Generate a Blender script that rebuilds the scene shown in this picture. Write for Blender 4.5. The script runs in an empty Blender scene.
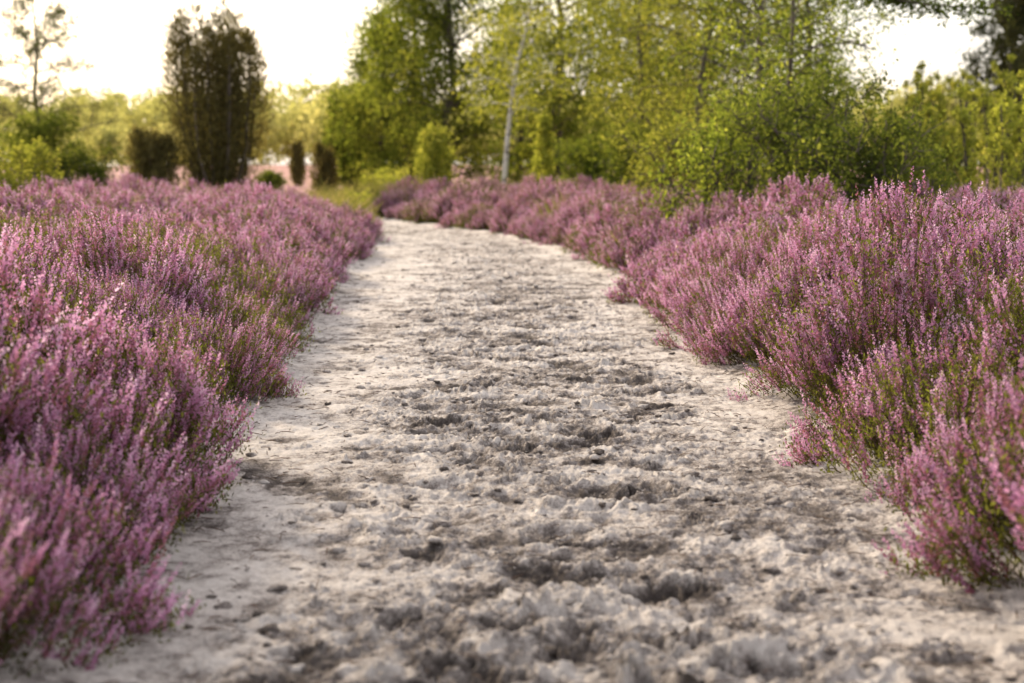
import bpy, math, numpy as np
from mathutils import Vector
rng=np.random.default_rng(7)
scene=bpy.context.scene
COL=scene.collection

# ------------------------------------------------------------ noise
def h2(ix,iy,seed):
    n=(ix.astype(np.int64)*374761393+iy.astype(np.int64)*668265263+seed*1274126177)&0xffffffff
    n=((n^(n>>13))*1274126177)&0xffffffff
    n=(n^(n>>16))&0xffffffff
    return n/4294967295.0
def vn(x,y,seed=0):
    x=np.asarray(x,float);y=np.asarray(y,float)
    ix=np.floor(x);iy=np.floor(y);fx=x-ix;fy=y-iy
    fx=fx*fx*fx*(fx*(fx*6-15)+10);fy=fy*fy*fy*(fy*(fy*6-15)+10)
    a=h2(ix,iy,seed);b=h2(ix+1,iy,seed);c=h2(ix,iy+1,seed);d=h2(ix+1,iy+1,seed)
    return (a*(1-fx)+b*fx)*(1-fy)+(c*(1-fx)+d*fx)*fy
def fbm(x,y,o=4,seed=0,g=.5):
    s=0;a=1;t=0
    x=np.asarray(x,float);y=np.asarray(y,float)
    for i in range(o):
        s=s+a*(vn(x,y,seed+i*17)-.5);t+=a;a*=g
        x,y=(x*.8-y*.6)*2.03+3.1,(x*.6+y*.8)*2.03+7.7
    return s/t*2
def sst(a,b,x):
    t=np.clip((x-a)/(b-a),0,1);return t*t*(3-2*t)

# ------------------------------------------------------------ layout
LY=[-4,2.9,3.8,4.9,6.8,9,14.6,21,25,29,33,38]
LX=[-.98,-1.0,-1.0,-1.15,-1.25,-1.38,-1.72,-2.1,-2.9,-4.6,-7.2,-11.5]
RY=[-4,3.4,4.3,5.1,7.2,9,13.2,16.6,21.7,25.6,29.8,33.5,38]
RX=[1.27,1.26,1.22,1.17,1.16,1.13,1.1,.91,.12,-1.1,-2.5,-4.6,-8.6]
def Lx(y): return np.interp(y,LY,LX)+.10*(vn(y*1.1,y*0+.5,3)-.5)
def Rx(y): return np.interp(y,RY,RX)+.10*(vn(y*1.1,y*0+.5,9)-.5)
def gz(x,y):
    x=np.asarray(x,float);y=np.asarray(y,float)
    dl=Lx(y)-x; dr=x-Rx(y); d=np.maximum(dl,dr)
    left=.03+.06*sst(.2,3.0,dl); right=.04+.10*sst(.1,1.6,dr)
    b=np.where(dl>dr,left,right)
    b=b+.08*fbm(x*.8,y*.8,3,21)
    out=sst(.12,.5,d)
    z=b*out-.13*(1-out)
    far=sst(33,40,y)
    zf=.06+.12*fbm(x*.05,y*.05,3,5)+1.35*sst(46,105,y)
    return z*(1-far)+zf*far

# ------------------------------------------------------------ mesh helpers
def mesh(name,V,F,mat,attrs=None,smooth=False,matidx=None):
    me=bpy.data.meshes.new(name)
    V=np.ascontiguousarray(V,dtype=np.float32);F=np.ascontiguousarray(F,dtype=np.int32)
    n,k=F.shape
    me.vertices.add(len(V));me.vertices.foreach_set('co',V.ravel())
    me.loops.add(n*k);me.loops.foreach_set('vertex_index',F.ravel())
    me.polygons.add(n)
    me.polygons.foreach_set('loop_start',np.arange(0,n*k,k,dtype=np.int32))
    me.polygons.foreach_set('loop_total',np.full(n,k,dtype=np.int32))
    if smooth: me.polygons.foreach_set('use_smooth',np.ones(n,dtype=bool))
    for m in (mat if isinstance(mat,list) else [mat]): me.materials.append(m)
    if matidx is not None: me.polygons.foreach_set('material_index',np.asarray(matidx,dtype=np.int32))
    if attrs:
        for a,v in attrs.items():
            at=me.attributes.new(a,'FLOAT','POINT')
            at.data.foreach_set('value',np.ascontiguousarray(v,dtype=np.float32))
    me.update(calc_edges=True)
    return me
def add(name,me,loc=(0,0,0),parent=None):
    o=bpy.data.objects.new(name,me);COL.objects.link(o);o.location=loc
    if parent is not None:
        o.parent=parent
    return o
def info(o,label,cat,group=None,kind=None):
    o['label']=label;o['category']=cat
    if group:o['group']=group
    if kind:o['kind']=kind
def unit(v): return v/np.maximum(np.linalg.norm(v,axis=-1,keepdims=True),1e-9)
def rdir(n,r): return unit(r.normal(size=(n,3)))
def diamonds(c,a,b,wide=.5):
    V=np.stack([c,c+a*wide+b,c+a,c+a*wide-b],1).reshape(-1,3)
    F=np.arange(len(c)*4).reshape(-1,4)
    return V,F
def tube(P,R,sides=6):
    P=np.asarray(P,float);n=len(P)
    T=np.gradient(P,axis=0);T=unit(T)
    ref=np.array([.31,.95,.05]) if abs(T[0][2])>.5 else np.array([0,0,1.])
    U=unit(np.cross(T,ref));W=np.cross(T,U)
    an=np.arange(sides)*2*math.pi/sides
    R=np.asarray(R)[:,None,None]
    V=P[:,None,:]+R*(U[:,None,:]*np.cos(an)[None,:,None]+W[:,None,:]*np.sin(an)[None,:,None])
    i=np.arange(n-1)[:,None]*sides;j=np.arange(sides)[None,:];j2=(j+1)%sides
    F=np.stack([i+j,i+j2,i+sides+j2,i+sides+j],-1).reshape(-1,4)
    return V.reshape(-1,3),F
class Acc:
    def __init__(s): s.V=[];s.F=[];s.n=0;s.A=[]
    def add(s,V,F,a=None):
        s.V.append(V);s.F.append(F+s.n);s.n+=len(V)
        s.A.append(np.full(len(V),0.) if a is None else (np.full(len(V),a) if np.isscalar(a) else a))
    def get(s): return np.concatenate(s.V),np.concatenate(s.F),np.concatenate(s.A)

# ------------------------------------------------------------ materials
def newmat(name):
    m=bpy.data.materials.new(name);m.use_nodes=True
    nt=m.node_tree;nt.nodes.clear()
    o=nt.nodes.new('ShaderNodeOutputMaterial')
    return m,nt,o
def N(nt,t,**kw):
    n=nt.nodes.new(t)
    for k,v in kw.items(): setattr(n,k,v)
    return n
def ramp(nt,stops):
    r=nt.nodes.new('ShaderNodeValToRGB');e=r.color_ramp.elements
    while len(e)<len(stops): e.new(.5)
    for i,(p,c) in enumerate(stops): e[i].position=p;e[i].color=(*c,1)
    return r
def leafmat(name,stops,trans=.45,tboost=(1.5,1.5,.7),objvar=.25):
    m,nt,o=newmat(name);L=nt.links.new
    at=N(nt,'ShaderNodeAttribute',attribute_name='tint')
    r=ramp(nt,stops);L(at.outputs['Fac'],r.inputs['Fac'])
    oi=N(nt,'ShaderNodeObjectInfo')
    mr=N(nt,'ShaderNodeMapRange');mr.inputs[3].default_value=1-objvar;mr.inputs[4].default_value=1+objvar
    L(oi.outputs['Random'],mr.inputs[0])
    mul=N(nt,'ShaderNodeVectorMath',operation='SCALE');L(r.outputs['Color'],mul.inputs[0]);L(mr.outputs[0],mul.inputs['Scale'])
    p=N(nt,'ShaderNodeBsdfDiffuse');p.inputs['Roughness'].default_value=.5
    L(mul.outputs[0],p.inputs['Color'])
    tr=N(nt,'ShaderNodeBsdfTranslucent')
    m2=N(nt,'ShaderNodeVectorMath',operation='MULTIPLY');m2.inputs[1].default_value=tboost
    L(mul.outputs[0],m2.inputs[0]);L(m2.outputs[0],tr.inputs['Color'])
    mx=N(nt,'ShaderNodeMixShader');mx.inputs[0].default_value=trans
    L(p.outputs[0],mx.inputs[1]);L(tr.outputs[0],mx.inputs[2]);L(mx.outputs[0],o.inputs[0])
    return m
def barkmat(name,c1,c2,scale=8,stretch=.25,thr=(.4,.6)):
    m,nt,o=newmat(name);L=nt.links.new
    tc=N(nt,'ShaderNodeTexCoord');mp=N(nt,'ShaderNodeMapping');mp.inputs['Scale'].default_value=(1,1,stretch)
    L(tc.outputs['Object'],mp.inputs[0])
    nz=N(nt,'ShaderNodeTexNoise');nz.inputs['Scale'].default_value=scale;nz.inputs['Detail'].default_value=6
    L(mp.outputs[0],nz.inputs['Vector'])
    r=ramp(nt,[(thr[0],c1),(thr[1],c2)]);L(nz.outputs['Fac'],r.inputs[0])
    p=N(nt,'ShaderNodeBsdfPrincipled');p.inputs['Roughness'].default_value=.85
    L(r.outputs[0],p.inputs['Base Color'])
    b=N(nt,'ShaderNodeBump');b.inputs['Strength'].default_value=.6;b.inputs['Distance'].default_value=.02
    L(nz.outputs['Fac'],b.inputs['Height']);L(b.outputs[0],p.inputs['Normal']);L(p.outputs[0],o.inputs[0])
    return m
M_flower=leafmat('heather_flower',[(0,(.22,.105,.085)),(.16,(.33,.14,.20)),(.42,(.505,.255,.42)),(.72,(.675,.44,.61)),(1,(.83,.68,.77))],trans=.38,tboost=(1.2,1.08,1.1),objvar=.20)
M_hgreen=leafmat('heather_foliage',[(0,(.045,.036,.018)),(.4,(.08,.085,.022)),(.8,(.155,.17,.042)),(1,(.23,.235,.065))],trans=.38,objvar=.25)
M_stem=barkmat('heather_stem',(.07,.042,.028),(.14,.085,.055),40)
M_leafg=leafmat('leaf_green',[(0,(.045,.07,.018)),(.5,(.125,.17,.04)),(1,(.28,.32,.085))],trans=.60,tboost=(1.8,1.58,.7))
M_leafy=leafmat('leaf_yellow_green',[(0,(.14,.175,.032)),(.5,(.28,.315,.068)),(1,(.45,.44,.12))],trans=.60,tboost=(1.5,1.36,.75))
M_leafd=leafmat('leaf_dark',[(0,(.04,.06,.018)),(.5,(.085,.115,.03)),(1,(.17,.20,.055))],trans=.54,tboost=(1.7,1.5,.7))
M_spr=leafmat('spruce_needles',[(0,(.025,.03,.018)),(.5,(.045,.05,.026)),(1,(.07,.075,.035))],trans=.3)
M_jun=leafmat('juniper_needles',[(0,(.07,.064,.03)),(.5,(.125,.115,.05)),(1,(.22,.195,.085))],trans=.5,tboost=(1.5,1.33,.7))
M_pine=leafmat('pine_needles',[(0,(.07,.08,.04)),(.5,(.11,.12,.055)),(1,(.17,.17,.08))],trans=.4)
M_far=leafmat('haze_tinted_forest_leaves',[(0,(.23,.24,.10)),(.5,(.34,.35,.145)),(1,(.48,.46,.22))],trans=.5,tboost=(1.35,1.25,.8))  # distance haze is painted in as paler yellow-green leaf colours
M_grass=leafmat('grass_blades',[(0,(.09,.105,.025)),(.4,(.16,.18,.05)),(.7,(.27,.25,.10)),(1,(.38,.31,.17))],trans=.45,tboost=(1.4,1.3,.7))
M_bark=barkmat('dark_bark',(.035,.028,.022),(.12,.095,.075),9)
M_birch=barkmat('birch_bark',(.08,.07,.06),(.66,.62,.57),7,3,(.38,.48))

# ------------------------------------------------------------ camera
cam=bpy.data.cameras.new('camera');co=bpy.data.objects.new('camera',cam);COL.objects.link(co)
co.location=(0,0,1.0);co.rotation_euler=(math.radians(90-6.8),0,0)
cam.lens=50;cam.sensor_width=36;cam.clip_end=2000;cam.clip_start=.05
cam.dof.use_dof=True;cam.dof.focus_distance=5.8;cam.dof.aperture_fstop=2.5
scene.camera=co

# ------------------------------------------------------------ light
AZ=math.radians(-35);EL=math.radians(26)
w=bpy.data.worlds.new('World');scene.world=w;w.use_nodes=True
nt=w.node_tree;bg=nt.nodes['Background']
sk=nt.nodes.new('ShaderNodeTexSky');sk.sky_type='NISHITA';sk.sun_disc=False
sk.sun_elevation=EL;sk.sun_rotation=AZ;sk.air_density=1.0;sk.dust_density=5;sk.ozone_density=.6;sk.altitude=0
hz=nt.nodes.new('ShaderNodeVectorMath');hz.operation='ADD';hz.inputs[1].default_value=(7.8,7.35,6.95)
nt.links.new(sk.outputs[0],hz.inputs[0])
nt.links.new(hz.outputs[0],bg.inputs[0]);bg.inputs[1].default_value=.126
sd=bpy.data.lights.new('sun','SUN');sd.energy=5.0;sd.angle=math.radians(3);sd.color=(1,.83,.60)
so=bpy.data.objects.new('sun',sd);COL.objects.link(so)
dv=Vector((math.sin(AZ)*math.cos(EL),math.cos(AZ)*math.cos(EL),math.sin(EL)))
so.rotation_euler=dv.to_track_quat('Z','Y').to_euler();so.location=dv*50
scene.view_settings.view_transform='Standard';scene.view_settings.look='None';scene.view_settings.exposure=0

# ------------------------------------------------------------ ground
def axis(n,near,far,p=3.2):
    t=np.linspace(-1,1,n);return near*t*6+ (far-near*6)*np.sign(t)*np.abs(t)**p*1.0
xs=np.sort(axis(420,2.2,700,5));ys=np.concatenate([np.linspace(-60,-6,20),np.linspace(-5,45,420),45+np.linspace(.02,1,130)**2.5*750])
X,Y=np.meshgrid(xs,ys);Z=gz(X,Y)
Z=Z+fbm(X*.012,Y*.012,3,77)*2.0*sst(130,300,Y)
nx=len(xs);ny=len(ys)
I=(np.arange(ny-1)[:,None]*nx+np.arange(nx-1)[None,:])
F=np.stack([I,I+1,I+nx+1,I+nx],-1).reshape(-1,4)
m,nt,o=newmat('heath_ground');L=nt.links.new
tc=N(nt,'ShaderNodeTexCoord')
n1=N(nt,'ShaderNodeTexNoise');n1.inputs['Scale'].default_value=2.2;n1.inputs['Detail'].default_value=8;L(tc.outputs['Object'],n1.inputs['Vector'])
r1=ramp(nt,[(.3,(.045,.035,.024)),(.5,(.07,.058,.034)),(.62,(.07,.085,.026)),(.75,(.11,.12,.04))]);L(n1.outputs['Fac'],r1.inputs[0])
n2=N(nt,'ShaderNodeTexNoise');n2.inputs['Scale'].default_value=.16;n2.inputs['Detail'].default_value=8;n2.inputs['Roughness'].default_value=.7;L(tc.outputs['Object'],n2.inputs['Vector'])
r2=ramp(nt,[(.28,(.27,.21,.11)),(.40,(.36,.205,.165)),(.60,(.42,.235,.22)),(.80,(.30,.235,.13))]);L(n2.outputs['Fac'],r2.inputs[0])
at=N(nt,'ShaderNodeAttribute',attribute_name='far')
mx=N(nt,'ShaderNodeMix',data_type='RGBA');L(at.outputs['Fac'],mx.inputs[0]);L(r1.outputs[0],mx.inputs[6]);L(r2.outputs[0],mx.inputs[7])
p=N(nt,'ShaderNodeBsdfPrincipled');p.inputs['Roughness'].default_value=.95;p.inputs['Specular IOR Level'].default_value=.1;L(mx.outputs[2],p.inputs['Base Color'])
b=N(nt,'ShaderNodeBump');b.inputs['Distance'].default_value=.06;L(n1.outputs['Fac'],b.inputs['Height']);L(b.outputs[0],p.inputs['Normal']);L(p.outputs[0],o.inputs[0])
g=add('ground',mesh('ground',np.stack([X,Y,Z],-1).reshape(-1,3),F,m,{'far':sst(36,46,Y).ravel()},True))
info(g,'heath floor of dark soil, moss and distant pinkish heath','ground',kind='structure')

# ------------------------------------------------------------ path
yy=[-3.0]
while yy[-1]<37.5: yy.append(yy[-1]+(max(.0065,.0021*yy[-1]) if yy[-1]>2 else .02))
yy=np.array(yy);nc=560;ss=np.linspace(0,1,nc)
PL=Lx(yy)-.55;PR=Rx(yy)+.55
PX=PL[:,None]+(PR-PL)[:,None]*ss[None,:];PY=np.repeat(yy[:,None],nc,1)
inner=np.minimum(PX-Lx(yy)[:,None],Rx(yy)[:,None]-PX)
cen=(Lx(yy)+Rx(yy))[:,None]/2+.12+.22*fbm(PY*.25,PY*0,2,31)
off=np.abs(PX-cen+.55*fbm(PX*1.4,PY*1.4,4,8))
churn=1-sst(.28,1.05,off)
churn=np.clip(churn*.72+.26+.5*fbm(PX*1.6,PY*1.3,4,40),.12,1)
PZ=.014*fbm(PX*1.3,PY*1.3,3,1)
n_med=fbm(PX*7,PY*8,6,2,.60)
n_fin=fbm(PX*38,PY*38,4,3,.75)
n_rdg=1-np.abs(fbm(PX*13,PY*13,5,4,.62))*2.2
crumb=sst(.10,.5,fbm(PX*46,PY*46,2,61))*sst(-.05,.4,fbm(PX*3,PY*3,3,62))
PZ+=churn*(.017*n_med+.004*n_rdg+.007*crumb)+(.004+.009*churn)*n_fin
pn2=fbm(PX*3.4,PY*4.6,6,11,.72)
dark=.44*churn+.95*pn2-.42*n_med
warp=fbm(PX*9,PY*9,5,12,.7)
pr=np.random.default_rng(3)
npr=0
while npr<1400:
    cy=-2+38*pr.random()**1.25
    l=float(np.interp(cy,LY,LX));r=float(np.interp(cy,RY,RX))
    c=(l+r)/2+.10
    if pr.random()<.68: cx=c+pr.normal()*.40
    else: cx=l+.1+(r-l-.2)*pr.random()
    if cx<l+.02 or cx>r-.02: continue
    npr+=1
    a=.04+.05*pr.random();bb=a*(1.0+.6*pr.random());ang=pr.normal()*.8
    dep=(.006+.013*pr.random()**1.5)*(1.0 if abs(cx-c)<.7 else .5)
    i0,i1=np.searchsorted(yy,[cy-.34,cy+.34])
    sl=(slice(i0,i1),slice(max(0,int((cx-.36-l+.55)/(r-l+1.1)*nc)),min(nc,int((cx+.36-l+.55)/(r-l+1.1)*nc)+2)))
    dx=PX[sl]-cx;dy=PY[sl]-cy
    u=dx*math.cos(ang)+dy*math.sin(ang);v=-dx*math.sin(ang)+dy*math.cos(ang)
    q=np.sqrt((u/a)**2+(v/bb)**2)*(1+1.2*warp[sl])
    PZ[sl]+=-dep*np.exp(-np.abs(q)**3)+dep*.55*np.exp(-((q-1.4)/.35)**2)
    dark[sl]+=(.15+.5*pr.random())*np.exp(-np.abs(q)**2.2)-.14*np.exp(-((q-1.5)/.35)**2)
lowlim=-.032;PZ=np.where(PZ<lowlim,lowlim+(PZ-lowlim)*.25,PZ)
PZ=PZ*sst(-.5,.1,inner)-.05*(1-sst(-.5,-.1,inner))
PZ+=.03*sst(.18,-.05,inner)*(sst(-.45,-.1,inner))
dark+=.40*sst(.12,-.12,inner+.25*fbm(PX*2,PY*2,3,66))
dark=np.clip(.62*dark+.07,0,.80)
I=(np.arange(len(yy)-1)[:,None]*nc+np.arange(nc-1)[None,:])
F=np.stack([I,I+1,I+nc+1,I+nc],-1).reshape(-1,4)
m,nt,o=newmat('sand_path');L=nt.links.new
tc=N(nt,'ShaderNodeTexCoord')
at=N(nt,'ShaderNodeAttribute',attribute_name='dark')
nA=N(nt,'ShaderNodeTexNoise');nA.inputs['Scale'].default_value=14;nA.inputs['Detail'].default_value=12;nA.inputs['Roughness'].default_value=.78;L(tc.outputs['Object'],nA.inputs['Vector'])
nB=N(nt,'ShaderNodeTexNoise');nB.inputs['Scale'].default_value=140;nB.inputs['Detail'].default_value=6;nB.inputs['Roughness'].default_value=.8;L(tc.outputs['Object'],nB.inputs['Vector'])
s1=N(nt,'ShaderNodeMath',operation='MULTIPLY_ADD');L(nA.outputs['Fac'],s1.inputs[0]);s1.inputs[1].default_value=2.2;L(at.outputs['Fac'],s1.inputs[2])
s2=N(nt,'ShaderNodeMath',operation='MULTIPLY_ADD');L(nB.outputs['Fac'],s2.inputs[0]);s2.inputs[1].default_value=1.3;L(s1.outputs[0],s2.inputs[2])
s3=N(nt,'ShaderNodeMath',operation='SUBTRACT');L(s2.outputs[0],s3.inputs[0]);s3.inputs[1].default_value=1.62
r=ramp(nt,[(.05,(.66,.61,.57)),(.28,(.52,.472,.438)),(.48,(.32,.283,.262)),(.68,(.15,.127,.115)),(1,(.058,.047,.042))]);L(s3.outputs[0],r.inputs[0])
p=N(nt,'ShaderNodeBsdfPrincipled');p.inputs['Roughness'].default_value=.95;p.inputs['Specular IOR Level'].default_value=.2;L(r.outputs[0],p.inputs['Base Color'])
b=N(nt,'ShaderNodeBump');b.inputs['Distance'].default_value=.018;b.inputs['Strength'].default_value=.85;L(nA.outputs['Fac'],b.inputs['Height'])
b2=N(nt,'ShaderNodeBump');b2.inputs['Distance'].default_value=.005;b2.inputs['Strength'].default_value=.9;L(nB.outputs['Fac'],b2.inputs['Height']);L(b.outputs[0],b2.inputs['Normal'])
L(b2.outputs[0],p.inputs['Normal']);L(p.outputs[0],o.inputs[0])
M_path=m
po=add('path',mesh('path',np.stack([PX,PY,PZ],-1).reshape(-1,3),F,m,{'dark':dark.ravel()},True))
info(po,'trodden pale grey sandy path with dark footprints','path',kind='structure')
def path_z(x,y):
    i=np.clip(np.searchsorted(yy,y),0,len(yy)-1);l=PL[i];r_=PR[i]
    j=np.clip(((x-l)/(r_-l)*(nc-1)).astype(int),0,nc-1);return PZ[i,j]

# clods
r_=np.random.default_rng(11)
import bmesh
bm=bmesh.new();bmesh.ops.create_icosphere(bm,subdivisions=2,radius=1);bm.verts.ensure_lookup_table()
IV=np.array([v.co[:] for v in bm.verts]);IF=np.array([[v.index for v in f.verts] for f in bm.faces]);bm.free()
A=Acc();n=5000
cy=1.8+18*r_.random(n)**1.6
l=Lx(cy);rr=Rx(cy);cx=l+(rr-l)*np.clip(.53+.26*r_.normal(size=n),0.02,.98)
cx=cx+.12*fbm(cx*6,cy*6,2,5);cz=path_z(cx,cy)
for k in range(n):
    s=.003+.015*r_.random()**6
    d=1+.6*fbm(IV[:,0]*1.3+k,IV[:,1]*1.3+IV[:,2]*1.7,2,k)
    A.add(IV*d[:,None]*np.array([s*(1+.7*r_.random()),s*(1+.4*r_.random()),s*.6])+np.array([cx[k],cy[k],cz[k]+s*.1]),IF,r_.random())
V,F,a=A.get()
o_=add('soil_clods',mesh('soil_clods',V,F,M_path,{'dark':.05+.6*a},True))
info(o_,'small crumbs of grey sand and dark soil on the path','soil',kind='stuff')
A=Acc()
for k in range(1700):
    y=1.8+12*r_.random()**1.4;l=float(Lx(np.array(y)));rt=float(Rx(np.array(y)))
    e=r_.random();x=l+(rt-l)*(e if r_.random()<.45 else (abs(r_.normal())*.12 if r_.random()<.5 else 1-abs(r_.normal())*.12))
    z=float(path_z(np.array([x]),np.array([y]))[0]);le=.015+.05*r_.random();an=r_.random()*6.28
    d=np.array([math.cos(an),math.sin(an),.12*r_.normal()])*le
    p0=np.array([x,y,z+.004]);V,F=tube([p0,p0+d*.5+np.array([0,0,.004*r_.random()]),p0+d],[.0015,.0015,.0007],4);A.add(V,F,r_.random())
V,F,a=A.get()
o_=add('twig_litter',mesh('twig_litter',V,F,M_stem,{'tint':a}))
info(o_,'fallen dry brown heather twigs scattered on sand','twigs',kind='stuff')

# ------------------------------------------------------------ heather
def heather(seed,nst=195,H=.49,R=.43,flow=1.0,nf=18,spk=8.2,lod=0):
    r=np.random.default_rng(seed)
    if lod: nf=9
    az=r.random(nst)*2*math.pi;q=np.sqrt(r.random(nst));
    lob=1+.14*np.sin(az*3+seed)+.10*np.sin(az*5+2*seed)
    rad=R*q*lob
    nc_=11;ca=r.random(nc_)*6.28;cr=R*np.sqrt(r.random(nc_))*.9;ch=1+.12*r.normal(size=nc_)
    sx=np.cos(az)*rad;sy=np.sin(az)*rad
    dd=(sx[:,None]-(np.cos(ca)*cr)[None])**2+(sy[:,None]-(np.sin(ca)*cr)[None])**2
    ci=dd.argmin(1);sx=sx+.30*((np.cos(ca)*cr)[ci]-sx);sy=sy+.30*((np.sin(ca)*cr)[ci]-sy)
    az=np.arctan2(sy,sx);rad=np.hypot(sx,sy);q=np.clip(rad/R,0,1.2)
    top=H*(1-.70*q**2.2)*(1+.05*r.normal(size=nst))*ch[ci]
    b0=np.stack([np.cos(az)*rad*.25+.02*r.normal(size=nst),np.sin(az)*rad*.25+.02*r.normal(size=nst),np.full(nst,-.04)],-1)
    out=np.stack([np.cos(az),np.sin(az),np.zeros(nst)],-1)
    ts=np.linspace(0,1,6);side=rdir(nst,r)
    def P(i,t):
        t=t[:,None]
        return b0[i]+out[i]*rad[i][:,None]*.85*(t**.85)+np.array([0,0,1])*(top[i][:,None]+.04)*(t**1.15)+side[i]*np.sin(t*3.1)*.02
    S=Acc();G=Acc()
    for i in range(0,nst,3 if lod else 1):
        pts=P(np.full(6,i),ts);V,F=tube(pts,np.linspace(.0030,.001,6),3);S.add(V,F,0.)
    n=nst*(34 if lod else 95);i=r.integers(0,nst,n);t=.08+.84*r.random(n)**.85
    c=P(i,t)+r.normal(size=(n,3))*(.008+.020*r.random((n,1)))
    up=unit(out[i]*.4+np.array([0,0,1.])+.8*r.normal(size=(n,3)))
    k_=1.7 if lod else 1
    a=up*(.010+.012*r.random((n,1)))*k_;b=np.cross(up,rdir(n,r));b=unit(b)*.0027*k_*(1.3 if lod else 1)
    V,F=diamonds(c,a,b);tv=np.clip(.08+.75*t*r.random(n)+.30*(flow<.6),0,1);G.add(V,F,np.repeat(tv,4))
    ns=int(nst*spk*flow)
    i=r.integers(0,nst,ns);t=.64+.34*r.random(ns)
    p0=P(i,t)+r.normal(size=(ns,3))*.013
    stdir=unit(out*(.22+.45*q[:,None]**2)+np.array([0,0,1.])+.13*r.normal(size=(nst,3)))
    d=unit(stdir[i]+.14*r.normal(size=(ns,3)));ln=.040+.055*r.random(ns)
    bend=rdir(ns,r)*.005
    s=np.linspace(0,1,nf)[None,:]
    k=np.arange(nf)[None,:]
    e1=unit(np.cross(d,rdir(ns,r)));e2=np.cross(d,e1)
    ph=k*2.4+r.random((ns,1))*6.28
    o=e1[:,None,:]*np.cos(ph)[...,None]+e2[:,None,:]*np.sin(ph)[...,None]
    c=p0[:,None,:]+d[:,None,:]*(ln[:,None]*s)[...,None]+bend[:,None,:]*(s**2)[...,None]+o*.0016
    sz=(.0104*(1-.45*s**1.8))*(.8+.4*r.random((ns,nf)))*(1.35 if lod else 1)
    a=unit(o*.58+d[:,None,:]*1.0+.12*r.normal(size=(ns,nf,3)))*sz[...,None]
    b=unit(np.cross(a,d[:,None,:]))*(sz*(.52 if lod else .45))[...,None]
    V,F=diamonds(c.reshape(-1,3),a.reshape(-1,3),b.reshape(-1,3),.6)
    base=np.clip(.37+.15*r.normal(size=(ns,1)),.02,.95)
    brown=(r.random((ns,1))<.08)
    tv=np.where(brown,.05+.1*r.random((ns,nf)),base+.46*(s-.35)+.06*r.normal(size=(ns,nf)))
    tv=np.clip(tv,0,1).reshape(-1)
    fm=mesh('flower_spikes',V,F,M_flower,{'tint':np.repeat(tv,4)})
    n=int(nst*(9 if lod else 30));i=r.integers(0,nst,n);t=.80+.22*r.random(n)
    c=P(i,t)+r.normal(size=(n,3))*.022
    up=unit(np.array([0,0,1.])+.6*r.normal(size=(n,3)));a=up*(.010+.013*r.random((n,1)))*k_;b=unit(np.cross(up,rdir(n,r)))*.0026*k_
    V,F=diamonds(c,a,b);G.add(V,F,np.repeat(np.clip(.60+.25*r.normal(size=n),0,1),4))
    V1,F1,_=S.get();V2,F2,a2=G.get()
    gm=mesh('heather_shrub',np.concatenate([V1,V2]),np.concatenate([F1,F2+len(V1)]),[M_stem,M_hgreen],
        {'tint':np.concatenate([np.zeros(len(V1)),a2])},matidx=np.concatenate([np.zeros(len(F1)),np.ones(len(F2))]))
    return gm,fm
ARG=[dict(seed=1),dict(seed=2,R=.48,H=.45),dict(seed=3,H=.53,R=.42),dict(seed=4,nst=180,R=.44,flow=.72),dict(seed=5,flow=.35,H=.45),dict(seed=6,flow=1.1,H=.50)]
variants=[heather(**a) for a in ARG]+[heather(lod=1,**a) for a in ARG]
pts=[]
r=np.random.default_rng(21)
def fill(y0,y1,sp,sc,xl,xr):
    y=y0
    while y<y1:
        l=float(Lx(np.array(y)));rt=float(Rx(np.array(y)))
        wl=.16*(float(vn(y*1.3,.3,71))-.5);wr=.20*(float(vn(y*1.3,.3,72))-.5)
        for (a,b_,side) in ((xl(y),l-.29+wl,0),(rt+.28+wr,xr(y),1)):
            if b_<a: continue
            n=int((b_-a)/sp)+1
            for k in range(n):
                x=(b_-k*sp if side==0 else a+k*sp)
                j=.40 if k else .12
                x2=x+(r.random()-.5)*sp*j*2*.7;y2=y+(r.random()-.5)*sp*(.95 if k else .35)
                l2=float(Lx(np.array(y2)));r2=float(Rx(np.array(y2)))
                if l2-.2<x2<r2+.18:
                    x2=l2-.22 if side==0 else r2+.20
                if not(xl(y)-.5<x2<xr(y)+.5): continue
                if side==1 and y2>31 and x2<-2.7: continue
                if side==0 and 22<y2<27.5 and x2>l2-.7: continue
                edge=min(abs(x2-l2),abs(x2-r2))<.5
                near=1.08 if (side==1 and y2<11) else 1.0
                s=sc*near*(.74+.34*r.random()+.38*float(vn(x2*1.3,y2*1.3,73)))*(.88 if edge else 1.0)*(1.04 if side==1 else 1.0)
                pts.append([x2,y2,s,r.random()*6.28,side])
        y+=sp*.95
XL=lambda y:-(.40*max(y,2.5)+1.2)
XR=lambda y:min(.40*max(y,2.5)+1.2, float(Rx(np.array(y)))+3.9-.05*max(0,y-8))
fill(.2,14,.49,1.0,XL,XR)
fill(14,34,.60,1.0,XL,XR)
fill(34,42,.9,.85,lambda y:-.42*y-1,lambda y:-3+.05*y if y<40 else -2.0)
P=np.array(pts)
P_z=gz(P[:,0],P[:,1])
varp=np.array([.2,.18,.18,.18,.11,.15]);vi=r.choice(6,size=len(P),p=varp)
pn=fbm(P[:,0]*.6,P[:,1]*.6,3,90)
vi=np.where((pn>.27)&(P[:,1]>4.2),4,vi)
vi=vi+6*(P[:,1]>9.5)
tx=r.normal(size=len(P))*.08;ty=r.normal(size=len(P))*.08
view=(P[:,1]>2.3)&(np.abs(P[:,0])<.37*P[:,1]+.45)
order=np.argsort(np.where(view,np.hypot(P[:,0],P[:,1]),1e9))
nind=min(288,int(view.sum()));ind=order[:nind];rest=np.setdiff1d(np.arange(len(P)),ind)
proto={}
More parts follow.
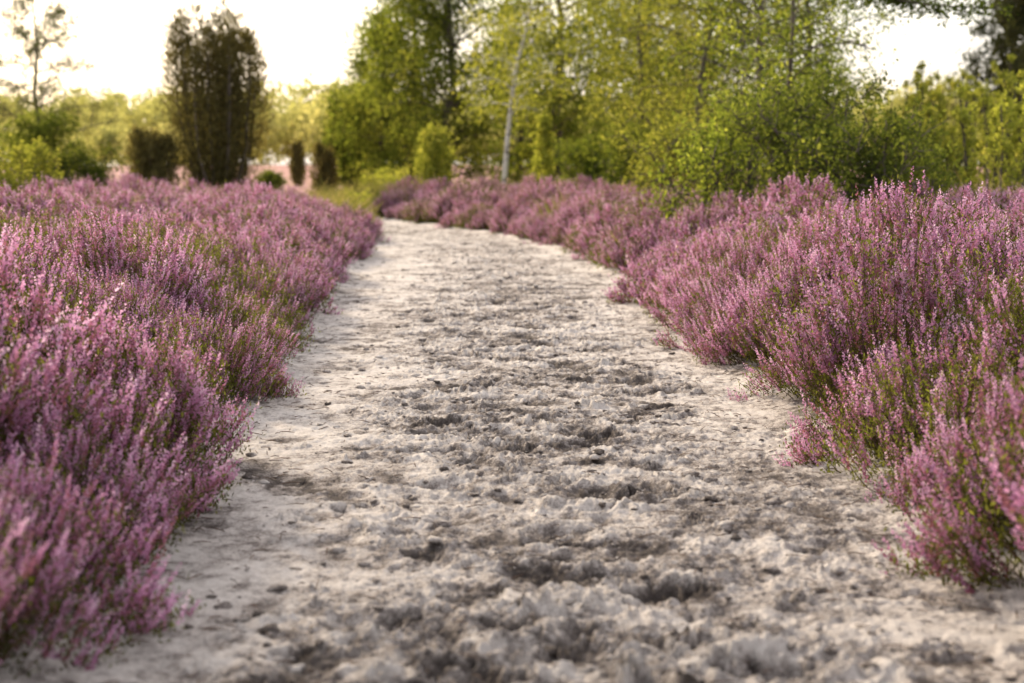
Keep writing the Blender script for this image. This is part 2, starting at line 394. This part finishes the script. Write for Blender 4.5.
LBL={0:'dense heather shrub covered in pink purple flower spikes',1:'broad low heather shrub in mauve bloom beside sandy path',2:'tall heather shrub with upright lilac flower spikes',
3:'loose heather shrub with pink spikes and olive stems',4:'mostly green heather shrub with few pink flowers',5:'richly blooming heather shrub with crowded lilac spikes'}
for k in ind:
    v=int(vi[k])
    if v not in proto:
        o_=bpy.data.objects.new('heather_shrub',variants[v][0]);f_=bpy.data.objects.new('flower_spikes',variants[v][1])
        proto[v]=(o_,f_)
    else:
        o_=proto[v][0].copy();f_=proto[v][1].copy()
    COL.objects.link(o_);COL.objects.link(f_);f_.parent=o_
    o_.location=(P[k,0],P[k,1],P_z[k]-.01);o_.scale=(P[k,2],)*3;o_.rotation_euler=(tx[k],ty[k],P[k,3])
    info(o_,LBL[v%6],'heather','heather shrubs lining the sandy path')
for v in range(12):
    if v not in proto: vi[vi==v]=list(proto)[0]
me=bpy.data.meshes.new('heather_field');me.vertices.add(len(rest))
me.vertices.foreach_set('co',np.stack([P[rest,0],P[rest,1],P_z[rest]-.01],-1).astype(np.float32).ravel())
a=me.attributes.new('var','INT','POINT');a.data.foreach_set('value',vi[rest].astype(np.int32))
a=me.attributes.new('scl','FLOAT','POINT');a.data.foreach_set('value',P[rest,2].astype(np.float32))
a=me.attributes.new('rot','FLOAT_VECTOR','POINT');a.data.foreach_set('vector',np.stack([tx[rest],ty[rest],P[rest,3]],-1).astype(np.float32).ravel())
hf=add('heather_field',me);info(hf,'wide mass of pink flowering heather covering the heath','heather',kind='stuff')
ng=bpy.data.node_groups.new('scatter','GeometryNodeTree')
ng.interface.new_socket('Geometry',in_out='INPUT',socket_type='NodeSocketGeometry');ng.interface.new_socket('Geometry',in_out='OUTPUT',socket_type='NodeSocketGeometry')
gi=ng.nodes.new('NodeGroupInput');go=ng.nodes.new('NodeGroupOutput');GL=ng.links.new
jn=ng.nodes.new('GeometryNodeJoinGeometry')
def NA(nm,t):
    n=ng.nodes.new('GeometryNodeInputNamedAttribute');n.data_type=t;n.inputs['Name'].default_value=nm;return n
nv=NA('var','INT');nsx=NA('scl','FLOAT');nr=NA('rot','FLOAT_VECTOR')
e2r=ng.nodes.new('FunctionNodeEulerToRotation');GL(nr.outputs[0],e2r.inputs[0])
for v,(o_,f_) in proto.items():
    j2=ng.nodes.new('GeometryNodeJoinGeometry')
    for ob in (o_,f_):
        oi=ng.nodes.new('GeometryNodeObjectInfo');oi.transform_space='ORIGINAL';oi.inputs['Object'].default_value=ob;oi.inputs['As Instance'].default_value=True
        GL(oi.outputs['Geometry'],j2.inputs[0])
    g2=ng.nodes.new('GeometryNodeGeometryToInstance');GL(j2.outputs[0],g2.inputs[0])
    cp=ng.nodes.new('FunctionNodeCompare');cp.data_type='INT';cp.operation='EQUAL';GL(nv.outputs[0],cp.inputs[2]);cp.inputs[3].default_value=v
    ip=ng.nodes.new('GeometryNodeInstanceOnPoints');GL(gi.outputs[0],ip.inputs['Points']);GL(cp.outputs[0],ip.inputs['Selection'])
    GL(g2.outputs[0],ip.inputs['Instance']);GL(e2r.outputs[0],ip.inputs['Rotation']);GL(nsx.outputs[0],ip.inputs['Scale'])
    GL(ip.outputs[0],jn.inputs[0])
GL(jn.outputs[0],go.inputs[0])
hf.modifiers.new('scatter','NODES').node_group=ng
print('heather',len(P),'ind',nind)

# ------------------------------------------------------------ grass
def grass(name,cnt,pos,hmin,hmax,label,w=.004,seed=5,mat=M_grass):
    r=np.random.default_rng(seed)
    x,y,hf_,tt=pos(cnt,r);z=gz(x,y);
    n=len(x);d=unit(np.stack([.38*r.normal(size=n),.38*r.normal(size=n),np.ones(n)],-1));h=((hmin+(hmax-hmin)*r.random(n))*hf_)[:,None]
    b=unit(np.cross(d,rdir(n,r)))*w;c=np.stack([x,y,z],-1)
    dro=rdir(n,r)*np.array([1,1,0])*h*.28-np.array([0,0,1])*h*.05
    m1=c+d*h*.55;t=c+d*h+dro
    V=np.stack([c-b,c+b,m1+b*.8,m1-b*.8,t+b*.1,t-b*.1],1).reshape(-1,3)
    k=np.arange(n)[:,None]*6;F=np.concatenate([k+np.array([0,1,2,3]),k+np.array([3,2,4,5])])
    o_=add(name,mesh(name,V,F,mat,{'tint':np.repeat(np.clip(tt+.2*r.normal(size=n),0,1),6)}));info(o_,label,'grass',kind='stuff');return o_
def gpos(n,r):
    C=[(-2.75,24.0,.25,1.5,.16),(-3.7,32.5,.6,1.6,.09),(-4.6,37,1.4,2.2,.06),(4.9,14,1.8,3,.14),(7.5,20,2.5,4,.14),(4.2,22,2.0,4,.13),(.8,34,3.0,2.5,.12),(6,30,3,3,.08)]
    X=[];Y=[];H=[];T=[]
    for cx,cy,sx,sy,f in C:
        m=int(n*f);k=max(1,m//60);ax=cx+sx*r.normal(size=k);ay=cy+sy*r.normal(size=k);hh=.5+.9*r.random(k)**1.5;tk=.2+.75*r.random(k);i=r.integers(0,k,m)
        X.append(ax[i]+.09*r.normal(size=m));Y.append(ay[i]+.09*r.normal(size=m));H.append(hh[i]);T.append(tk[i])
    X=np.concatenate(X);Y=np.concatenate(Y);H=np.concatenate(H);T=np.concatenate(T);ok=(X<Lx(Y)+.05)|(X>Rx(Y)+.1);return X[ok],Y[ok],H[ok],T[ok]
grass('grass',68000,gpos,.30,.75,'tufts of yellow green heath grass',.006)

# ------------------------------------------------------------ trees
def make_tree(name,x,y,H,R,tr,cb,seed,limbs,secs,lpt,ls,lm,bmat,label,cat,up=.5,droop=.25,lean=(0,0),shape='round',spread=.16,stems=1,base_spread=.25,sides=7,lw=.32,extra=None,group=None,leafdir=0.,tvar=.16,tw=1.):
    r=np.random.default_rng(seed);W=Acc();C=[];T=[]
    for st in range(stems):
        sa=st*2*math.pi/stems+r.random();b0=np.array([math.cos(sa),math.sin(sa),0])*base_spread*(stems>1)
        Hh=H*(1 if st==0 else .65+.35*r.random());ln=np.array([lean[0],lean[1],0.])+(b0*1.6*H/4 if stems>1 else 0)
        t=np.linspace(0,1,12);wob=np.cumsum(r.normal(size=(12,2))*.018*Hh/2,axis=0);wob[0]=0
        tp=b0+ln*t[:,None]**1.3+np.concatenate([wob,np.zeros((12,1))],1)+np.array([0,0,1])*(Hh*t[:,None]-.1)
        V,F=tube(tp,tr*(1-t)**.85+.008*min(1,tw),sides+2);W.add(V,F)
        nl=max(3,limbs//stems)
        for i in range(nl):
            u=(i+r.random())/nl;tt=cb+(1-cb)*u*.98
            if shape=='round': pf=math.sin(math.pi*(.14+.82*u))**.75
            elif shape=='cone': pf=(1-u)**.85+.04
            else: pf=.75+.25*math.sin(math.pi*u) if u<.85 else .5
            le=R*pf*(.6+.55*r.random());az=i*2.4+r.normal()*.5
            p0=np.array([np.interp(tt,t,tp[:,k]) for k in range(3)])
            upv=up+(.5*u if shape!='cone' else 0)+.15*r.normal()
            d=unit(np.array([math.cos(az),math.sin(az),upv]));s=np.linspace(0,1,6)[:,None]
            kn=rdir(1,r)[0]*.08*le
            lp=p0+d*le*s+kn*np.sin(s*3.1)-np.array([0,0,1])*droop*le*s**2
            V,F=tube(lp,np.linspace(max(.006*min(1,tw),tr*.38*(1-tt*.6)),.004*tw,6),4);W.add(V,F)
            for j in range(secs):
                q=.22+.78*(j+r.random())/secs;sp=np.array([np.interp(q,s[:,0],lp[:,k]) for k in range(3)])
                sl=le*(.20+.25*r.random())*(1.15-q*.5)+.08*min(1,R)
                sdv=unit(d*.6+rdir(1,r)[0]*.9+np.array([0,0,.15-droop]))
                ep=sp+sdv*sl-np.array([0,0,droop*sl*.5])
                V,F=tube([sp,(sp+ep)/2+rdir(1,r)[0]*.03*sl,ep],[.005*tw,.0035*tw,.002*tw],3);W.add(V,F)
                m=int(lpt*(.5+r.random()));a=r.random(m)[:,None]**.7
                C.append(sp+(ep-sp)*a+r.normal(size=(m,3))*spread*(.5+.5*r.random()))
                T.append(np.clip(.45+tvar*r.normal()+.13*r.normal(size=m),0,1))
    if extra: 
        for (p0,p1,sag,nsec,m0) in extra:
            p0=np.array(p0);p1=np.array(p1);s=np.linspace(0,1,8)[:,None];lp=p0+(p1-p0)*s-np.array([0,0,sag])*s**2+np.sin(s*7)*np.array([.03,.05,.04])
            V,F=tube(lp,np.linspace(.022,.005,8),5);W.add(V,F)
            for j in range(nsec):
                q=.25+.75*(j+r.random())/nsec;sp=np.array([np.interp(q,s[:,0],lp[:,k]) for k in range(3)])
                ep=sp+unit(rdir(1,r)[0]+np.array([.5,0,-.3]))*(.12+.26*r.random())
                V,F=tube([sp,(sp+ep)/2,ep],[.005,.0035,.002],3);W.add(V,F)
                m=m0;a=r.random(m)[:,None];C.append(sp+(ep-sp)*a+r.normal(size=(m,3))*.04);T.append(np.clip(.1+.15*r.normal(size=m),0,1))
    C=np.concatenate(C);T=np.concatenate(T);n=len(C)
    z=gz(np.array(x),np.array(y));C[:,2]=np.maximum(C[:,2],.03)
    a=unit(rdir(n,r)+np.array([0,0,leafdir]))*(ls*(.6+.7*r.random((n,1))));b=unit(np.cross(a,rdir(n,r)))*np.linalg.norm(a,axis=1,keepdims=True)*lw
    V,F=diamonds(C,a,b)
    e=bpy.data.objects.new(name,None);e.empty_display_size=.3;COL.objects.link(e);e.location=(x,y,float(z))
    V2,F2,_=W.get()
    add('trunk',mesh('trunk',V2,F2,bmat,None,True),parent=e)
    add('crown',mesh('crown',V,F,lm,{'tint':np.repeat(T,4)}),parent=e)
    info(e,label,cat,group);return e
def X_(u,y): return (u-512)/1422*y
make_tree('broadleaf_tree',X_(412,48),48,8.8,2.3,.13,.04,1,50,10,46,.115,M_leafg,M_bark,'leafy green tree with foliage down to the heath','tree',spread=.28,tvar=.24)
make_tree('broadleaf_tree',X_(354,52),52,3.9,1.1,.07,.03,2,30,9,44,.115,M_leafg,M_bark,'low rounded green tree at edge of heath','tree',spread=.24,stems=3,tvar=.22)
make_tree('broadleaf_tree',X_(380,50),50,6.2,1.7,.10,.03,21,42,10,42,.115,M_leafg,M_bark,'mid sized green tree sloping down to heath','tree',spread=.28,tvar=.24)
make_tree('broadleaf_tree',X_(455,46),46,10.0,2.8,.16,.08,3,56,11,46,.115,M_leafg,M_bark,'tall broad green tree behind the heather','tree',spread=.30,tvar=.26)
make_tree('birch_tree',X_(501,33),33,9.0,2.0,.060,.24,4,46,10,28,.08,M_leafy,M_birch,'slender white barked birch leaning above the heather','tree',droop=.45,lean=(1.0,0),spread=.2,tw=1.4)
make_tree('broadleaf_tree',X_(560,48),48,11,3.0,.18,.06,5,56,11,46,.115,M_leafg,M_bark,'tall green tree in the wood edge','tree',spread=.28,tvar=.26)
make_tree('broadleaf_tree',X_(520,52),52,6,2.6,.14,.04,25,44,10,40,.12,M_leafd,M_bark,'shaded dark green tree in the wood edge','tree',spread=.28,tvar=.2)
make_tree('broadleaf_tree',X_(628,42),42,10,3.0,.16,.05,6,56,11,46,.105,M_leafg,M_bark,'tall spreading green tree in the wood edge','tree',spread=.28,tvar=.26)
make_tree('birch_tree',X_(640,30),30,7.0,1.9,.06,.2,7,38,11,36,.075,M_leafy,M_bark,'light green birch with drooping feathery foliage','tree',droop=.5,spread=.18,tvar=.22)
make_tree('broadleaf_tree',X_(700,36),36,9.0,3.0,.16,.05,8,52,11,46,.105,M_leafg,M_bark,'tall shaded green tree with dense crown','tree',spread=.26,tvar=.26)
make_tree('birch_tree',X_(695,24),24,6.0,2.0,.05,.12,9,42,11,38,.056,M_leafy,M_bark,'yellow green birch with fine hanging leaves','tree',droop=.45,spread=.16,tw=1.5,tvar=.22)
make_tree('broadleaf_tree',X_(752,21),21,6.0,1.9,.055,.15,10,44,11,33,.056,M_leafg,M_bark,'green tree with dark slim trunk and open crown','tree',lean=(.2,0),spread=.15,tw=2.0,tvar=.22)
make_tree('birch_tree',X_(790,17),17,5.6,1.4,.028,.22,12,34,9,24,.05,M_leafg,M_bark,'slim airy birch with a long limb overhanging the heath','tree',spread=.12,tw=1.6,lean=(-.2,0),
   extra=[((.0,0,3.0),(2.0,-1.0,2.74),.10,36,30),((.0,0,2.95),(1.5,-.6,2.86),.08,24,28)])
make_tree('broadleaf_tree',X_(812,27),27,6.2,1.5,.08,.05,13,42,10,34,.072,M_leafg,M_bark,'bushy green tree beside the heath','tree',spread=.18,tw=1.3,tvar=.22)
sh=[(640,28,1.5,1.2,M_leafg,'green shrub behind the heather',26),(730,14.5,1.6,.9,M_leafg,'light green willow shrub growing from heather',24),
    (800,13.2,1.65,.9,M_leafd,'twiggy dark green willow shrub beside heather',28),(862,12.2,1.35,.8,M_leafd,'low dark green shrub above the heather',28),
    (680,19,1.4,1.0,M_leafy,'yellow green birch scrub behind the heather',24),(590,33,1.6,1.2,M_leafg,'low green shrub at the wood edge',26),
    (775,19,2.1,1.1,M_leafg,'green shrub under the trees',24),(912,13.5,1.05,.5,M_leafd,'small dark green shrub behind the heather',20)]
for i,(u,y,H,R,mt,lb,lp_) in enumerate(sh):
    make_tree('shrub',X_(u,y),y,H,R,.02,.05,60+i,42,8,lp_,.042 if y<20 else .07,mt,M_bark,lb,'shrub',stems=7,base_spread=.18,spread=.10,up=1.1,droop=.1,leafdir=.4,tw=1.4)
sp_=[(893,21,2.3,.30),(915,26,2.8,.36),(938,19,1.9,.30),(958,22,2.5,.32),(985,18,2.1,.30),(1008,16,1.9,.28),(1030,18,2.5,.35),(925,32,3.1,.45),(975,30,3.3,.45),(1060,22,2.8,.4),(903,17,1.7,.26),(998,21,2.6,.30),(947,27,2.9,.35),(1015,25,3.0,.35)]
for i,(u,y,H,R) in enumerate(sp_):
    make_tree('sapling',X_(u,y),y,H,R,.012,.08,160+i,44,6,13,.055 if y<24 else .07,M_leafy,M_bark,'upright sunlit yellow green sapling behind the heather','sapling',group='sunlit saplings behind the heather',stems=6,base_spread=.17,spread=.04,up=2.8,droop=.03,leafdir=1.0,lw=.26)
make_tree('sapling',X_(437,32),32,1.85,.6,.02,.08,80,26,8,26,.07,M_leafy,M_bark,'small bright yellow green sapling in the heather','sapling',spread=.12,up=.9)
make_tree('sapling',X_(540,30),30,2.1,.35,.02,.15,81,22,6,26,.07,M_leafy,M_bark,'thin sunlit yellow sapling below dark trees','sapling',spread=.07,up=.9)
make_tree('sapling',X_(975,6.2),6.2,.80,.14,.002,.35,82,10,3,6,.02,M_leafy,M_hgreen,'tiny green birch seedling poking through heather','sapling',spread=.025,up=.8,tw=.25)
make_tree('shrub',X_(12,21),21,1.25,.8,.03,.05,90,34,8,28,.055,M_leafy,M_bark,'bright green shrub at the heather edge','shrub',stems=5,spread=.1,up=.8,droop=.1)
make_tree('shrub',X_(85,30),30,1.35,.8,.03,.05,91,34,8,26,.065,M_leafd,M_bark,'dark green shrub on the heath','shrub',stems=5,spread=.12,up=.8,droop=.1)
make_tree('shrub',X_(45,42),42,2.5,1.5,.05,.04,92,40,8,28,.1,M_leafg,M_bark,'rounded green shrub under the pine','shrub',stems=5,spread=.16,up=.8,droop=.1)
make_tree('shrub',X_(272,55),55,.8,.5,.03,.05,93,24,7,30,.08,M_leafd,M_bark,'low dark shrub on distant heath','shrub',stems=4,spread=.1,up=.8)
make_tree('shrub',X_(352,27.5),27.5,.75,.4,.01,.05,97,24,6,18,.05,M_leafy,M_bark,'low yellow green scrub at the path bend','shrub',stems=5,spread=.07,up=1.2)
make_tree('shrub',X_(385,37),37,1.0,.7,.015,.05,98,28,6,22,.06,M_leafy,M_bark,'low bright scrub beyond the path bend','shrub',stems=5,spread=.10,up=1.0)
make_tree('pine_tree',X_(40,45),45,7.8,2.4,.08,.28,95,32,9,34,.16,M_pine,M_bark,'sparse young pine with open horizontal branches','tree',up=.12,droop=-.12,shape='cone',spread=.13,lw=.09,leafdir=.5,tw=3.0)
make_tree('spruce_tree',X_(1022,62),62,15.5,3.1,.2,.24,96,110,12,48,.26,M_spr,M_bark,'tall dark conifer at the wood edge','tree',up=.0,droop=.25,shape='cone',spread=.24,lw=.18)

def juniper(x,y,H,R,n,plumes,seed,label,round_=False):
    r=np.random.default_rng(seed);C=[];D=[];T=[];W=Acc()
    for k in range(plumes):
        az=k*2.4+r.random();q=math.sqrt((k+.3)/plumes)*R*.80
        bx,by=q*math.cos(az),q*math.sin(az);h=H*(1-.20*(q/R)**1.6)*(.80+.20*r.random());pr=R*(.26 if plumes>6 else .5)*(.8+.5*r.random())
        m=n//plumes;t=r.random(m)**.8
        prof=np.sin(np.pi*np.clip(.20+.80*t,0,1))**(.6 if not round_ else .5)
        a=r.random(m)*6.28;rr=pr*prof*(.25+.9*np.sqrt(r.random(m)))*(1+.38*np.sin(a*3+t*19+k))
        wb=1-.75*(1-t)**2.8
        c=np.stack([bx*wb+rr*np.cos(a),by*wb+rr*np.sin(a),t*h],-1)
        c+=r.normal(size=c.shape)*(.08 if plumes>6 else .05)
        gap=vn(a*1.1+k*5,t*h*2.6,k)>.33
        c=c[gap];a=a[gap];m=len(c)
        C.append(c);D.append(unit(np.stack([np.cos(a)*.5,np.sin(a)*.5,np.full(m,1.1)],-1)+.5*r.normal(size=(m,3))))
        T.append(np.clip(.45+.2*r.normal()+.18*r.normal(size=m),0,1))
        s=np.linspace(0,1,6);tp=np.stack([bx*(1-.75*(1-s)**2.8)+.02*r.normal(size=6),by*(1-.75*(1-s)**2.8),s*h*.92-.05],-1)
        V,F=tube(tp,np.linspace(.04,.008,6)*H/5+.004,5);W.add(V,F)
    C=np.concatenate(C);D=np.concatenate(D);T=np.concatenate(T);m=len(C)
    a=D*(.12+.10*r.random((m,1)));b=unit(np.cross(D,rdir(m,r)))*.017
    V,F=diamonds(C,a,b)
    e=bpy.data.objects.new('juniper_bush',None);COL.objects.link(e);e.location=(x,y,float(gz(np.array(x),np.array(y))))
    V2,F2,_=W.get();add('trunk',mesh('trunk',V2,F2,M_bark,None,True),parent=e);add('crown',mesh('crown',V,F,M_jun,{'tint':np.repeat(T,4)}),parent=e)
    info(e,label,'juniper')
juniper(X_(222,38),38,5.7,1.5,35000,21,1,'tall dark columnar juniper standing in the heath')
juniper(X_(155,36),36,2.4,.54,11000,6,2,'small rounded dark juniper bush in heather',True)
juniper(X_(326,45),45,2.0,.34,7000,3,3,'small narrow conical juniper on the heath')
juniper(X_(300,62),62,2.2,.26,6000,2,4,'slim distant juniper on the heath')

# ------------------------------------------------------------ distant forest
r=np.random.default_rng(55);CC=[];TT=[];SS=[]
def fc(x,y,H,R,n,ls):
    k=9;cen=np.stack([r.normal(size=k)*R*.45,r.normal(size=k)*R*.45,H*(.25+.62*r.random(k))],-1)
    i=r.integers(0,k,n);rad=R*.42*(.7+.6*r.random(k))[i]
    c=cen[i]+rdir(n,r)*(rad*r.random(n)**.45)[:,None];c[:,2]=np.maximum(c[:,2],.1)
    z=float(gz(np.array(x),np.array(y)))
    CC.append(c+np.array([x,y,z]));TT.append(np.clip((.45+.18*r.normal())+(.1*r.normal(size=k))[i]+.12*r.normal(size=n),0,1));SS.append(np.full(n,ls))
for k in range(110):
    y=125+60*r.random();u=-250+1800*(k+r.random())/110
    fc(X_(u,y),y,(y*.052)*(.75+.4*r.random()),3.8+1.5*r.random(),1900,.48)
for k in range(7):
    y=95+20*r.random();u=-100+280*(k+r.random())/7
    fc(X_(u,y),y,(2.0+2.2*r.random()),1.8+1.2*r.random(),1400,.3)
for k in range(8):
    y=70+20*r.random();u=860+400*(k+r.random())/8
    fc(X_(u,y),y,(2.2+1.2*r.random()),2.0+1.2*r.random(),1600,.26)
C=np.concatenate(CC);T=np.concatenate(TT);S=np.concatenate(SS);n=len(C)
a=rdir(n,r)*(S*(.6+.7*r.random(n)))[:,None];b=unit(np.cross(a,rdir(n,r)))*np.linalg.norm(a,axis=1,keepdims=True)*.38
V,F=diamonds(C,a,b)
fo=add('forest',mesh('forest',V,F,M_far,{'tint':np.repeat(T,4)}));info(fo,'yellow green wood along the far heath, haze painted into its pale leaves','forest',kind='stuff')
